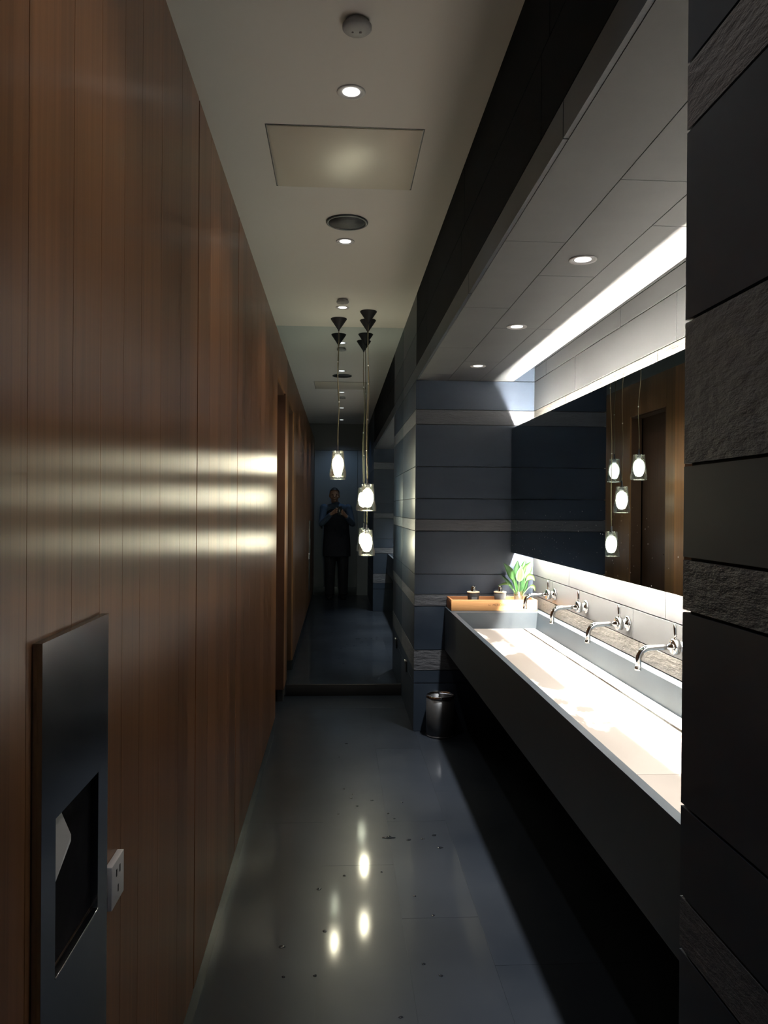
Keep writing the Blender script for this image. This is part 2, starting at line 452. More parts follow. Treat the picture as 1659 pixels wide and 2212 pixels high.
# wall behind the camera with its door
mb = MB()
mb.box((-.75, YB-.10, 0), (1.50, YB-.03, ZC), M_WALLB)
mb.box((-.62, YB-.03, 2.345), (XR+.06, YB, ZC), plain('transom_grey', (.2, .2, .205), .6))
mb.box((.318, YB-.03, 0), (XR+.06, YB, 2.34), M_WALLB)
struct(mb.build('wall_back'))
mb = MB()
mb.bbox((XW+.004, YB-.030, .012), (.312, YB+.004, 2.335), M_WALLB, .002)
d2 = struct(mb.build('door_2'))
mb = MB(); mb.bbox((XW+.01, YB+.004, .014), (.306, YB+.008, .135), M_KICK, .001); mb.build('kick_plate', d2)
mb = MB(); mb.tube([(-.255, YB+.004, 1.20), (-.255, YB+.045, 1.20), (-.255, YB+.045, 1.08), (-.255, YB+.004, 1.08)], .009, M_STEEL); mb.build('door_handle', d2)

# ------------------------------------------------------------------ basin mirror with tubes behind it
bm_root = empty('basin_mirror', (XM, (YN+YE)/2, 1.13))
def loc(o, root): o.location = -Vector(root.location); o.parent = root; return o
mb = MB(); mb.box((XM, YN+.002, 1.137), (XM+.006, YE-.002, 1.925), M_MIRB); loc(mb.build('mirror_glass'), bm_root)
mb = MB(); mb.box((XM+.0062, YN+.002, 1.137), (XM+.028, YE-.002, 1.925), M_BLACK)
mb.box((XM+.028, YN+.02, 1.42), (XB-.001, YE-.02, 1.62), M_BLACK); loc(mb.build('backing_frame'), bm_root)
for nm, z, m in (('upper', 1.815, M_TUBE_U), ('lower', 1.262, M_TUBE_D)):
    mb = MB(); mb.tube([(1.172, YN+.10, z), (1.172, YE-.12, z)], .013, m, 12); loc(mb.build('light_tube'), bm_root)
tag(bm_root, 'long frameless mirror over the basin, lit from behind along its top and bottom edges', 'mirror')

# ------------------------------------------------------------------ trough basin
tr = empty('trough_basin', (.95, (YN+YE)/2, .515))
ZR, ZF = .790, .694
YI = 4.665
mb = MB()
mb.prism([(.68, .52), (.705, .52), (.705, ZR), (.68, ZR)], YN+.001, YE-.001, M_BASIN)
mb.box((.705, YN+.001, .52), (XB-.001, YE-.001, .60), M_BASIN)
mb.prism([(1.187, .60), (XB-.001, .60), (XB-.001, ZR), (1.203, ZR)], YN+.001, YE-.001, M_BASIN)
mb.prism([(.705, .60), (1.187, .60), (1.2025, ZR), (.705, ZR)], YI, YE-.001, M_BASIN)
loc(mb.build('basin_body'), tr)
mb = MB()
mb.bbox((.7055, 2.087, .672), (1.112, YI-.001, ZF), M_SLAB, .0015)
loc(mb.build('slab'), tr)['label'] = 'pale wet slab with drying patches'
mb = MB()
mb.bbox((.7055, YN+.002, .672), (1.112, 2.084, ZF), M_SLABD, .0015)
loc(mb.build('slab'), tr)['label'] = 'dull near slab'
mb = MB()
mb.box((1.1245, YN+.002, .60), (1.1868, YI-.001, ZF), M_SLAB)
loc(mb.build('drain_ledge'), tr)
mb = MB(); mb.box((.7055, YN+.002, .601), (1.124, YI-.001, .604), plain('channel_black', (.002, .002, .003), .9, spec=.05)); loc(mb.build('drain_channel'), tr)
tag(tr, 'long dark stone trough basin running along the mirrored wall', 'basin')

# ------------------------------------------------------------------ wall taps
def make_tap():
    t = empty('wall_tap', (XB, 0, .925))
    mb = MB(); mb.lathe([(.0, -.001), (.031, -.001), (.033, -.003), (.033, -.007), (.030, -.010), (.019, -.012), (.019, -.0305)], (0, 0, 0), M_CHROME, 32, 'X', caps=False); mb.build('wall_rosette', t)
    mb = MB(); mb.lathe([(0, -.030), (.026, -.030), (.028, -.032), (.028, -.052), (.026, -.054), (0, -.054)], (0, 0, 0), M_CHROME, 32, 'X', caps=False); mb.build('mixer_body', t)
    mb = MB()
    pts = [(-.054, 0, 0), (-.09, 0, -.001), (-.125, 0, -.003)]
    for i in range(9):
        a = i/8*PI/2*.93
        pts.append((-.135-.040*math.sin(a), 0, -.004-.040*(1-math.cos(a))))
    pts.append((pts[-1][0]-.002, 0, -.078))
    mb.tube(pts, .0105, M_CHROME, 16)
    mb.lathe([(.0115, 0), (.0115, .012)], (pts[-1][0], 0, -.083), M_CHROME, 20)
    mb.build('spout', t)
    mb = MB(); mb.tube([(-.041, 0, .024), (-.042, 0, .045), (-.044, 0, .068), (-.045, 0, .080)], [.006, .0055, .005, .0045], M_CHROME, 10); mb.build('lever', t)
    return t
TL = ['chrome wall tap farthest away, over the end near the plant tray', 'chrome wall tap second from the wooden plant tray',
      'chrome wall tap third from the wooden plant tray', 'chrome wall tap nearest the viewer, cut by the stone pier']
tap = make_tap()
for i, y in enumerate((4.43, 3.862, 3.298, 2.735)):
    t = tap if i == 0 else copy_tree(tap)
    t.location.y = y; tag(t, TL[i], 'tap', 'wall taps over the trough basin')

# ------------------------------------------------------------------ wooden tray, cups, plant
tray = empty('wooden_tray', (.956, 4.845, ZR))
X0, X1, Y0, Y1, ZT0, ZT1 = .692, 1.222, 4.745, 4.95, ZR+.0005, .8565
mb = MB(); mb.bbox((X0, Y0, ZT0), (X1, Y0+.014, ZT1), M_TRAY, .0015); loc(mb.build('front_board'), tray)
mb = MB(); mb.bbox((X0, Y1-.012, ZT0), (X1, Y1, ZT1), M_TRAYD, .0015); loc(mb.build('back_board'), tray)
for x in (X0, X1-.012):
    mb = MB(); mb.bbox((x, Y0+.0145, ZT0), (x+.012, Y1-.0125, ZT1), M_TRAYD, .0015); loc(mb.build('side_board'), tray)
n = 13
for i in range(n):
    xa = X0+.013+i*(X1-X0-.026)/n
    mb = MB(); mb.box((xa+.002, Y0+.015, ZT0+.022), (xa+(X1-X0-.026)/n-.002, Y1-.013, ZT0+.032), M_TRAYD); loc(mb.build('slat'), tray)
def text_mesh(s, size, mat, extr=.0004):
    c = bpy.data.curves.new('lettering', 'FONT'); c.body = s; c.size = size; c.extrude = extr; c.align_x = 'CENTER'; c.align_y = 'CENTER'
    o = bpy.data.objects.new('t', c); COL.objects.link(o)
    dg = bpy.context.evaluated_depsgraph_get(); me = bpy.data.meshes.new_from_object(o.evaluated_get(dg))
    bpy.data.objects.remove(o); me.materials.clear(); me.materials.append(mat)
    return me
me = text_mesh('MERIDIEN', .021, M_BURN)
o = bpy.data.objects.new('lettering', me); COL.objects.link(o); o.parent = tray
o.rotation_euler = (PI/2, 0, 0); o.scale = (.95, 1, 1); o.location = Vector((.989, Y0-.0003, .8255)) - Vector(tray.location)
me = text_mesh('Le', .014, M_BURN)
o = bpy.data.objects.new('lettering', me); COL.objects.link(o); o.parent = tray
o.rotation_euler = (PI/2, 0, 0); o.location = Vector((.925, Y0-.0003, .8255)) - Vector(tray.location)
tag(tray, 'shallow oak tray with slatted base and burnt lettering on its front board', 'tray')

ZSL = ZT0+.032
def cup(x, body, label, plate):
    c = empty('soap_dispenser', (x, 4.845, ZSL))
    mb = MB(); mb.lathe([(0, .0005), (.030, .0005), (.0315, .002), (.0375, .066), (.037, .068), (0, .068)], (0, 0, 0), body, 32, caps=False); mb.build('cup', c)
    mb = MB(); mb.lathe([(0, .068), (.0385, .068), (.039, .070), (.039, .074), (.038, .0755), (0, .0755)], (0, 0, 0), M_CORK, 32, caps=False); mb.build('lid', c)
    mb = MB(); mb.lathe([(.0165, .0755), (.0165, .092), (.0150, .104), (.0105, .112), (.0, .115)], (0, 0, 0), M_CHROME, 24, caps=False)
    mb.tube([(0, -.005, .104), (0, -.024, .106), (0, -.030, .100)], .0035, M_CHROME, 8); mb.build('pump', c)
    if plate:
        mb = MB()
        for a, r, z in ((0, 0, 0),):
            mb.box((-.016, -.0385, .026), (.018, -.0335, .044), M_GREY)
        mb.build('label_plate', c)
    tag(c, label, 'soap dispenser', 'pump dispensers on the tray')
cup(.843, M_POTD, 'charcoal pump dispenser with a small grey plate, left one on the tray', True)
cup(1.011, M_POTG, 'light grey pump dispenser on the tray, close beside the plant', False)

M_LEAF = []
for i, c in enumerate(((.045, .13, .035), (.075, .19, .055), (.022, .07, .024), (.18, .27, .09))):
    m, t, p = nt('leaf_%d' % i)
    nz = N(t, 'ShaderNodeTexNoise', i_Scale=30.0, i_Detail=3.0); t.links.new(pos(t, (1, 1, .25)), nz.inputs['Vector'])
    cr = N(t, 'ShaderNodeValToRGB'); cr.color_ramp.elements[0].color = (c[0]*.7, c[1]*.75, c[2]*.7, 1); cr.color_ramp.elements[1].color = (*c, 1)
    cr.color_ramp.elements[0].position = .35; cr.color_ramp.elements[1].position = .65
    t.links.new(nz.outputs['Fac'], cr.inputs['Fac']); t.links.new(cr.outputs['Color'], p.inputs['Base Color'])
    p.inputs['Roughness'].default_value = .38; p.inputs['Subsurface Weight'].default_value = 0
    M_LEAF.append(m)
PX, PY = 1.128, 4.85
pl = empty('potted_plant', (PX, PY, ZSL))
mb = MB()
mb.lathe([(0, .0005), (.024, .0005), (.026, .004), (.030, .075), (.0275, .075), (.0235, .010), (0, .008)], (0, 0, 0), M_GLASS, 28, caps=False); mb.build('glass_vase', pl)
mb = MB(); mb.lathe([(0, .0085), (.022, .0085), (.025, .05), (0, .052)], (0, 0, 0), plain('white_pebbles', (.5, .5, .48), .7, ns=120, bump=.9, bd=.006), 24, caps=False); mb.build('pebbles', pl)
def leaf(base, tip, bulge, wid, m, stem=.4, curl=.012, twist=0.0):
    """blade follows a quadratic arc base -> tip raised by bulge; the first part is the stalk"""
    b, t = Vector(base), Vector(tip); mid = (b+t)/2 + Vector(bulge)
    f = lambda s: b*(1-s)**2 + mid*2*s*(1-s) + t*s*s
    mb = MB(); k = mb.mi(m); n = 14; prev = None
    ss = [stem + (1-stem)*i/n for i in range(n+1)]
    for i, s in enumerate(ss):
        c = f(s); d = (f(min(1, s+.02))-f(max(0, s-.02))).normalized()
        side = d.cross(Vector((math.sin(twist), -1, .35))).normalized()
        nr = side.cross(d).normalized()
        u = i/n; w = wid*(math.sin(PI*min(1, u**.8))**.85)*(1-.25*u) + .0008
        row = [mb.bm.verts.new(c + side*w*q + nr*(abs(q)*curl*w/wid)) for q in (-1, -.5, 0, .5, 1)]
        if prev:
            for j in range(4):
                fc = mb.bm.faces.new((prev[j], prev[j+1], row[j+1], row[j])); fc.smooth = True; fc.material_index = k
        prev = row
    # give the blade a real thickness
    geo = bmesh.ops.solidify(mb.bm, geom=list(mb.bm.faces), thickness=.0008)
    mb.tube([f(stem*i/7) for i in range(8)] + [f(stem+.04)], .0022, m, 7)
    mb.build('leaf', pl)
LV = [((-.012,0,.03), (-.097,-.01,.252), (.035,0,.02), .026, 0, .48), ((.0,.01,.03), (-.004,.01,.268), (-.022,0,.01), .022, 2, .55),
      ((.008,0,.03), (.092,.01,.262), (-.025,0,.05), .032, 1, .42), ((0,-.01,.03), (.010,-.03,.235), (-.015,-.01,.01), .026, 1, .5),
      ((.01,0,.03), (.100,-.01,.142), (.0,0,.135), .020, 3, .42), ((.01,-.01,.03), (.098,-.025,.080), (.03,0,.10), .012, 3, .5),
      ((-.01,-.01,.03), (-.118,-.02,.183), (.035,0,-.015), .013, 2, .42), ((-.012,0,.03), (-.135,-.03,.112), (.035,0,.085), .009, 3, .5),
      ((0,.012,.03), (-.052,.03,.205), (.01,0,.01), .015, 2, .4), ((.008,.01,.03), (.066,.03,.215), (-.01,0,.02), .022, 0, .4),
      ((.0,-.008,.03), (.030,-.03,.175), (.0,-.01,.0), .014, 2, .35), ((-.004,.0,.03), (-.034,-.02,.165), (.0,-.01,.0), .010, 0, .35),
      ((.01,.0,.03), (.056,-.01,.150), (.01,.0,.0), .012, 2, .35), ((.004,.0,.03), (.050,.02,.275), (-.02,0,.02), .020, 0, .5)]
for b, t, g, wd, m, st in LV: leaf(b, t, g, wd, M_LEAF[m], st)
tag(pl, 'leafy green plant in a small glass vase at the right end of the tray', 'plant')

# ------------------------------------------------------------------ bin on the floor
bn = empty('waste_bin', (.645, 4.866, 0))
mb = MB()
mb.lathe([(0, .012), (.086, .012), (.088, .016), (.088, .243), (.084, .243), (.084, .02), (0, .018)], (0, 0, 0), plain('bin_steel', (.09, .10, .115), .36, .8), 48, caps=False); mb.build('body', bn)
mb = MB(); mb.lathe([(.0835, .240), (.0835, .252), (.0855, .2545), (.0890, .2545), (.0905, .252), (.0905, .240)], (0, 0, 0), M_CHROME, 48, caps=False); mb.build('rim', bn)
mb = MB(); mb.lathe([(0, 0), (.089, 0), (.0895, .002), (.0895, .011), (.086, .0118), (0, .0118)], (0, 0, 0), M_DARKPL, 48, caps=False); mb.build('base_ring', bn)
tag(bn, 'round open steel waste bin on the floor at the far end under the basin', 'bin')

# ------------------------------------------------------------------ downlights
def spot(parent, z, power, size, blend, col=(1, .96, .9), rad=.03):
    l = bpy.data.lights.new('lamp', 'SPOT'); l.energy = power; l.spot_size = R(size); l.spot_blend = blend; l.color = col; l.shadow_soft_size = rad
    o = bpy.data.objects.new('lamp', l); COL.objects.link(o); o.parent = parent; o.location = (0, 0, z)
    return o
def downlight(name, r):
    d = empty(name)
    mb = MB(); mb.lathe([(r*.62, .010), (r*.66, -.001), (r*.97, -.004), (r, -.0025), (r, -.0002)], (0, 0, 0), M_WHITEPL, 36, caps=False); mb.build('trim_ring', d)
    mb = MB(); mb.lathe([(0, -.0012), (r*.60, -.0012), (r*.61, .004), (0, .004)], (0, 0, 0), M_LENS, 28, caps=False); mb.build('lens', d)
    return d
first = downlight('ceiling_downlight', .047)
spot(first, -.02, SPOT_CEIL, 98, .75, (1, .88, .76))
fill_lamps = []
CL = ['round white downlight in the corridor ceiling above the viewer, nearest of all', 'round lit downlight between the smoke detector and the square access panel',
      'round lit downlight just beyond the dark ceiling speaker', 'round lit downlight beside the pendant canopies, nearest the tall mirror']
CL.append('added fill downlight, round and white, in the corridor ceiling above the entrance door, over the person')
for i, (x, y) in enumerate(((.04, 1.13), (.033, 2.577), (.027, 4.02), (.021, 5.345), (.045, -.31))):
    d = first if i == 0 else copy_tree(first)
    if i == 4: fill_lamps.append([c for c in d.children if c.type == 'LIGHT'][0])
    d.location = (x, y, ZC); tag(d, CL[i], 'downlight', 'downlights along the corridor ceiling')
for l in fill_lamps:  # cool lamp added to brighten the back wall seen in the mirror
    l.data = l.data.copy(); l.data.energy = SPOT_FILL; l.data.spot_size = R(125); l.data.spot_blend = .6; l.data.color = (.55, .76, 1)
first = downlight('soffit_downlight', .045)
spot(first, -.02, SPOT_SOFFIT, 56, 1.0, (1, .93, .84))
CL = ['recessed downlight in the stone soffit, behind the near pier', 'recessed downlight in the stone soffit, nearest of the visible three over the basin',
      'recessed downlight in the stone soffit, middle of the visible three', 'recessed downlight in the stone soffit, farthest, near the end wall']
for i, y in enumerate((1.57, 2.515, 3.46, 4.43)):
    d = first if i == 0 else copy_tree(first)
    d.location = (.787, y, ZS); tag(d, CL[i], 'downlight', 'downlights in the soffit over the basin')

# access panel, detectors, speaker
ap = empty('access_panel', (.016, 3.08, ZC))
mb = MB(); mb.bbox((-.278, -.262, -.003), (.278, .262, -.0005), M_PANEL, .0008); o = mb.build('hatch', ap); o.rotation_euler = (R(-.15), 0, 0); o.location.z = -.001
mb = MB()
for a, b in (((-.285, -.269), (.285, -.265)), ((-.285, .265), (.285, .269)), ((-.285, -.265), (-.281, .265)), ((.281, -.265), (.285, .265))):
    mb.box((a[0], a[1], -.0016), (b[0], b[1], -.0002), M_DARKPL)
mb.build('edge_frame', ap)
tag(ap, 'square satin access panel set in the corridor ceiling', 'access panel')
def detector(x, y, r, label):
    d = empty('smoke_detector', (x, y, ZC))
    mb = MB(); mb.lathe([(r*.8, -.0002), (r*.8, -.010), (r, -.012), (r, -.020), (r*.9, -.024), (r*.45, -.026), (0, -.026)], (0, 0, 0), plain('detector_grey', (.34, .35, .36), .5), 36, caps=False); mb.build('housing', d)
    mb = MB(); mb.ball((.01, .005, -.027), .004, M_WHITEPL, 10, 6); mb.ball((-.012, .006, -.027), .003, M_WHITEPL, 10, 6); mb.build('indicator', d)
    tag(d, label, 'smoke detector', 'detectors on the corridor ceiling')
detector(.043, 2.205, .041, 'round grey ceiling detector with two tiny lights, closest to the viewer')
detector(.0205, 5.14, .040, 'small round ceiling detector beside the downlight by the pendant lamps')
sp = empty('ceiling_speaker', (.033, 3.745, ZC))
mb = MB(); mb.lathe([(.098, -.0002), (.100, -.004), (.098, -.008), (.090, -.009), (.086, -.005)], (0, 0, 0), plain('speaker_ring', (.04, .05, .06), .35), 48, caps=False); mb.build('outer_ring', sp)
mb = MB(); mb.lathe([(0, -.0045), (.0865, -.0045), (.0865, -.0002), (0, -.0002)], (0, 0, 0), M_SPK, 48, caps=False); mb.build('grille', sp)
tag(sp, 'round dark ceiling speaker between the access panel and a downlight', 'speaker')

# ------------------------------------------------------------------ pendant lamps
def pendant(x, y, zb, cx, cy, label, sc=1.0, seed=1):
    rnd = random.Random(seed)
    p = empty('pendant_lamp', (cx, cy, ZC))
    L = lambda v: (v[0]-cx, v[1]-cy, v[2]-ZC)
    mb = MB(); mb.lathe([(0, -.0005), (.056, -.0005), (.058, -.002), (.057, -.006), (.010, -.076), (.006, -.082), (.006, -.090), (0, -.090)], (0, 0, 0), M_BLKMET, 40, caps=False); mb.build('ceiling_canopy', p)
    zt = zb + .185*sc
    pts = []
    n = 26
    for i in range(n+1):
        s = i/n; z = (ZC-.088)*(1-s) + (zt+.035)*s
        amp = .007*math.sin(PI*s)
        pts.append(L((cx+(x-cx)*s + amp*math.sin(s*9+seed*2), cy+(y-cy)*s + amp*math.cos(s*7+seed), z)))
    mb = MB(); mb.tube(pts, .0028, M_CORD, 7); mb.build('cord', p)
    for s in (.3, .62): 
        mb = MB(); q = pts[int(s*n)]; mb.lathe([(.0, -.004), (.0045, -.004), (.0045, .004), (0, .004)], q, plain('cord_clip', (.8, .8, .75), .3), 10, caps=False); mb.build('cord_clip', p)
    c = L((x, y, zb))
    mb = MB(); mb.lathe([(0, .225*sc), (.006, .225*sc), (.007, .19*sc), (.016, .186*sc), (.016, .150*sc), (0, .150*sc)], c, M_BLKMET, 20, caps=False); mb.build('lamp_holder', p)
    # glass like a heavy upturned tumbler
    o_ = [(.018, .188), (.037, .187), (.0415, .183), (.0425, .172), (.044, .15), (.048, .105), (.052, .065), (.0535, .052), (.058, .040), (.0605, .022), (.0585, .008), (.0595, .0)]
    i_ = [(.052, .0), (.052, .01), (.051, .03), (.048, .05), (.047, .065), (.043, .105), (.039, .15), (.037, .172), (.035, .178), (.018, .179)]
    mb = MB(); mb.lathe([(r*sc, h*sc) for r, h in o_+i_], c, M_GLASS, 40, caps=False); mb.build('glass_shade', p)
    mb = MB(); mb.lathe([(0, .150*sc), (.012*sc, .149*sc), (.026*sc, .140*sc), (.036*sc, .120*sc), (.040*sc, .085*sc), (.034*sc, .055*sc), (.022*sc, .032*sc), (0, .026*sc)], c, M_BULB, 24, caps=False); mb.build('bulb', p)
    tag(p, label, 'pendant lamp', 'glass pendant lamps before the tall mirror')
pendant(-.003, 5.66, 1.632, -.004, 5.662, 'glass pendant lamp hanging highest, left of the other two', 1.0, 1)
pendant(.204, 5.44, 1.390, .200, 5.435, 'glass pendant lamp at middle height, in front of the lowest one', 1.0, 2)
pendant(.207, 5.635, 1.072, .206, 5.69, 'glass pendant lamp hanging lowest of the three', .98, 3)

# ------------------------------------------------------------------ paper towel unit and sockets
D0, D1, DZ0, DZ1, XD = 1.019, 1.307, .30, 1.235, XW+.013
td = empty('towel_dispenser', (XW, (D0+D1)/2, DZ0))
OY0, OY1, OZ0, OZ1 = 1.07, 1.257, .781, .993
mb = MB()
def plate(y0, y1, z0, z1): mb.box((XW+.0006, y0, z0), (XD, y1, z1), M_STEEL)
plate(D0, OY0, DZ0, DZ1); plate(OY1, D1, DZ0, DZ1); plate(OY0, OY1, OZ1, DZ1)
mb.box((XW+.0006, OY0, DZ0), (XD, OY1, OZ0-.004), M_STEEL)
bmesh.ops.remove_doubles(mb.bm, verts=list(mb.bm.verts), dist=.00005)
loc(mb.build('front_plate'), td)
mb = MB()
mb.box((XW+.0004, OY0, OZ0), (XW+.0012, OY1, OZ1), plain('recess_shade_black', (.003, .003, .005), .9, spec=.05))  # flat black sheet; darkness of a deep slot put into its colour
loc(mb.build('recess'), td)
mb = MB(); mb.bbox((XW+.003, OY0+.001, OZ0-.004), (XD+.0015, OY1-.001, OZ0-.001), M_CHROME, .0008); loc(mb.build('recess_lip'), td)
mb = MB()
k = mb.mi(M_PAPER)
pts = [(XW+.0095, 1.071, .992), (XW+.0095, 1.101, .990), (XW+.0115, 1.135, .945), (XW+.013, 1.130, .938), (XW+.0115, 1.071, .905)]
a = [mb.bm.verts.new(p) for p in pts]; b = [mb.bm.verts.new((p[0]-.0012, p[1], p[2])) for p in pts]
mb.bm.faces.new(a); mb.bm.faces.new(list(reversed(b)))
for i in range(5): mb.bm.faces.new((a[i], a[(i+1) % 5], b[(i+1) % 5], b[i]))
tw = mb.build('paper_towel'); tag(tw, 'white paper towel corner poking out of the steel dispenser slot', 'paper towel')
tag(td, 'tall brushed steel towel dispenser mounted on the timber wall', 'towel dispenser')

def socket(x, y, z, sgn, label, w=.074, dark=False):
    s = empty('wall_socket', (x, y, z))
    mb = MB(); mb.bbox((0 if sgn > 0 else -.012, -w/2, -w/2), (.012 if sgn > 0 else 0, w/2, w/2), M_WHITEPL, .0015); mb.build('cover_plate', s)
    mb = MB(); X = .0122*sgn
    for yy, zz, r in ((-.010, .016, .35), (.010, .016, -.35), (0, -.014, 0)):
        a, b = sorted((X-.0005, X+.0005)); mb.box((a, yy-.0022, zz-.006), (b, yy+.0022, zz+.006), M_DARKPL)
    mb.build('pin_slot', s)
    tag(s, label, 'socket'); return s
socket(XW+.0003, 1.375, .768, 1, 'white square wall socket on the timber wall beside the towel dispenser')
s = empty('wall_socket', (XR-.0003, 5.46, .315))
mb = MB(); mb.bbox((-.010, -.037, -.037), (0, .037, .037), M_DARKPL, .0015); mb.build('cover_plate', s)
mb = MB(); mb.bbox((-.016, -.02, .030), (-.0102, .02, .040), M_WHITEPL, .001); mb.build('white_top_block', s)  # white block along the top edge of the dark cover
tag(s, 'small dark wall socket with a white top, low on the stone pier', 'socket')

# ------------------------------------------------------------------ drops of water on the floor
M_DROP = plain('dark_water_drop', (.006, .007, .010), .04, 0, .8)
DR = [(.04,3.946,1),(.085,3.869,.8),(.075,3.822,1),(.175,3.788,1),(.101,3.718,1),(.013,3.624,.8),(.231,3.367,1.3),(.312,3.328,1.5),(.371,3.337,1.1),
      (.426,3.373,1.5),(.435,3.248,1.6),(.243,3.622,1),(.266,3.559,.8),(.035,3.014,1),(-.06,2.912,1.3),(-.034,2.621,1.2),(-.169,2.533,1.5),
      (-.153,2.37,.8),(-.059,2.372,.9),(.289,2.845,.8),(.34,2.705,.9),(.321,2.355,1.0),(.179,3.038,.7),(.317,3.757,.8),(.019,4.455,.8),(.061,4.705,1.2),(.275,2.418,.9),(.184,2.167,.9)]
def drop_mesh(seed):
    rnd = random.Random(seed); mb = MB(); seg = 16
    rr = [1+rnd.uniform(-.28, .28) for _ in range(seg)]
    k = mb.mi(M_DROP); rings = []
    for q, h in ((1, .0001), (.92, .0008), (.65, .0015), (.3, .0018)):
        rings.append([mb.bm.verts.new((.0058*q*rr[i]*math.cos(2*PI*i/seg), .0075*q*rr[i]*math.sin(2*PI*i/seg), h)) for i in range(seg)])
    for a, b in zip(rings, rings[1:]):
        for i in range(seg):
            f = mb.bm.faces.new((a[i], a[(i+1) % seg], b[(i+1) % seg], b[i])); f.smooth = True
    mb.bm.faces.new(rings[-1]); mb.bm.faces.new(list(reversed(rings[0])))
    return mb
protos = [drop_mesh(i).build('water_drop') for i in range(4)]
for i, (x, y, s) in enumerate(DR):
    d = protos[i] if i < 4 else protos[i % 4].copy()
    if i >= 4: COL.objects.link(d)
    d.location = (x, y, .0002); d.scale = (s, s, 1); d.rotation_euler = (0, 0, (i*1.7) % 6.28)
    tag(d, 'small dark water drop splashed on the polished floor', 'water drop', 'water drops on the floor')
mb = MB(); mb.tube([(-.026, .003, 0), (-.012, .002, 0), (0, -.001, 0), (.014, .001, 0), (.030, 0, 0)], [(.006, .0012), (.004, .0012), (.009, .0014), (.005, .0012), (.002, .0008)], M_DROP, 12)
o = mb.build('puddle', loc=(.226, 3.352, .0014)); tag(o, 'long dark splash of water on the floor, biggest of the splashes', 'puddle')

# ------------------------------------------------------------------ the photographer, seen in the tall mirror
def remesh(mb, name, vox, parent=None, mat=None, smooth_it=3):
    o = mb.build('tmp')
    md = o.modifiers.new('r', 'REMESH'); md.mode = 'VOXEL'; md.voxel_size = vox; md.use_smooth_shade = True
    ms = o.modifiers.new('s', 'SMOOTH'); ms.factor = .5; ms.iterations = smooth_it
    dg = bpy.context.evaluated_depsgraph_get(); me = bpy.data.meshes.new_from_object(o.evaluated_get(dg))
    bpy.data.objects.remove(o); me.name = name; me.materials.clear(); me.materials.append(mat)
    for p in me.polygons: p.use_smooth = True
    r = bpy.data.objects.new(name, me); COL.objects.link(r)
    if parent: r.parent = parent
    return r
M_SKIN = plain('skin', (.50, .30, .21), .5)
M_HAIR = plain('short_dark_hair', (.015, .012, .012), .6, ns=400, bump=.8)
M_SHIRT = plain('blue_sleeve_cloth', (.10, .15, .24), .8, ns=60, bump=.6, bd=.006)
M_COAT = plain('dark_tunic_cloth', (.014, .017, .028), .85, ns=50, bump=.6, bd=.006)
M_TROU = plain('dark_trouser_cloth', (.012, .014, .022), .85, ns=50, bump=.6, bd=.006)
M_SHOE = plain('black_leather', (.012, .012, .014), .22)
YP = -.40      # trunk
person = empty('person', (0, YP, 0)); 
def head(mb, m):
    c = Vector((-.055, YP+.03, 1.605))
    t = bmesh.new(); bmesh.ops.create_uvsphere(t, u_segments=40, v_segments=28, radius=1)
    for v in t.verts:
        x, y, z = v.co
        w = .074*(1 if z > -.1 else 1 - .34*min(1, (-z-.1)/.9))
        v.co = Vector((c.x + x*w, c.y + y*.095 + (.006 if z < -.4 else 0), c.z + z*.118))
    mb.merge(t, m, True)
    f = c + Vector((0, .088, 0))
    mb.tube([f+Vector((0, -.008, .020)), f+Vector((0, .008, -.005)), f+Vector((0, .022, -.028)), f+Vector((0, .004, -.036))], [.006, .009, .013, .008], m, 10)   # nose
    mb.ball(f+Vector((0, -.006, -.088)), (.024, .018, .016), m)          # chin
    mb.tube([f+Vector((-.020, -.002, -.060)), f+Vector((0, .006, -.059)), f+Vector((.020, -.002, -.060))], [.004, .007, .004], m, 8)    # lips
    mb.tube([f+Vector((-.048, -.020, .026)), f+Vector((-.02, -.002, .029)), f+Vector((0, -.002, .024)), f+Vector((.02, -.002, .029)), f+Vector((.048, -.020, .026))], [.006, .008, .006, .008, .006], m, 8)  # brow
    for s in (-1, 1):
        mb.ball(c+Vector((s*.076, -.005, -.008)), (.009, .017, .030), m)
        mb.ball(c+Vector((s*.044, .066, -.028)), (.020, .018, .016), m)
    mb.tube([c+Vector((0, -.02, -.07)), (-.045, YP-.012, 1.50), (-.03, YP-.01, 1.42), (-.02, YP, 1.36)], [.055, .055, .062, .09], m, 20)
    return c
# phone position
PHX, PHZ = .022, 1.362
def arm(mb, m, sh, el, wr, r, seg=16):
    pts = []; rr = []
    sh, el, wr = Vector(sh), Vector(el), Vector(wr)
    for i in range(9): s = i/8; pts.append(sh.lerp(el, s)); rr.append(r[0]*(1-s)+r[1]*s)
    for i in range(1, 9): s = i/8; pts.append(el.lerp(wr, s)); rr.append(r[1]*(1-s)+r[2]*s)
    mb.tube(pts, rr, m, seg)
SHL, ELL, WRL = (-.215, YP+.01, 1.405), (-.250, YP+.14, 1.165), (-.092, -.085, 1.325)
SHR, ELR, WRR = (.155, YP+.01, 1.405), (.225, YP+.12, 1.165), (.120, -.080, 1.290)
LEGS = [((-.105, YP, .90), (-.115, YP+.03, .49), (-.118, YP-.01, .09)), ((.06, YP, .90), (.085, YP+.03, .49), (.092, YP-.01, .09))]
mb = MB()
hc = head(mb, M_SKIN)
mb.tube([(-.02, YP, .86), (-.02, YP, 1.0), (-.025, YP, 1.15), (-.03, YP, 1.30), (-.03, YP, 1.40)], [(.14, .10), (.135, .095), (.145, .10), (.165, .105), (.13, .08)], M_SKIN, 24)
mb.tube([SHL, (-.03, YP, 1.41), SHR], [.055, .065, .055], M_SKIN, 16)
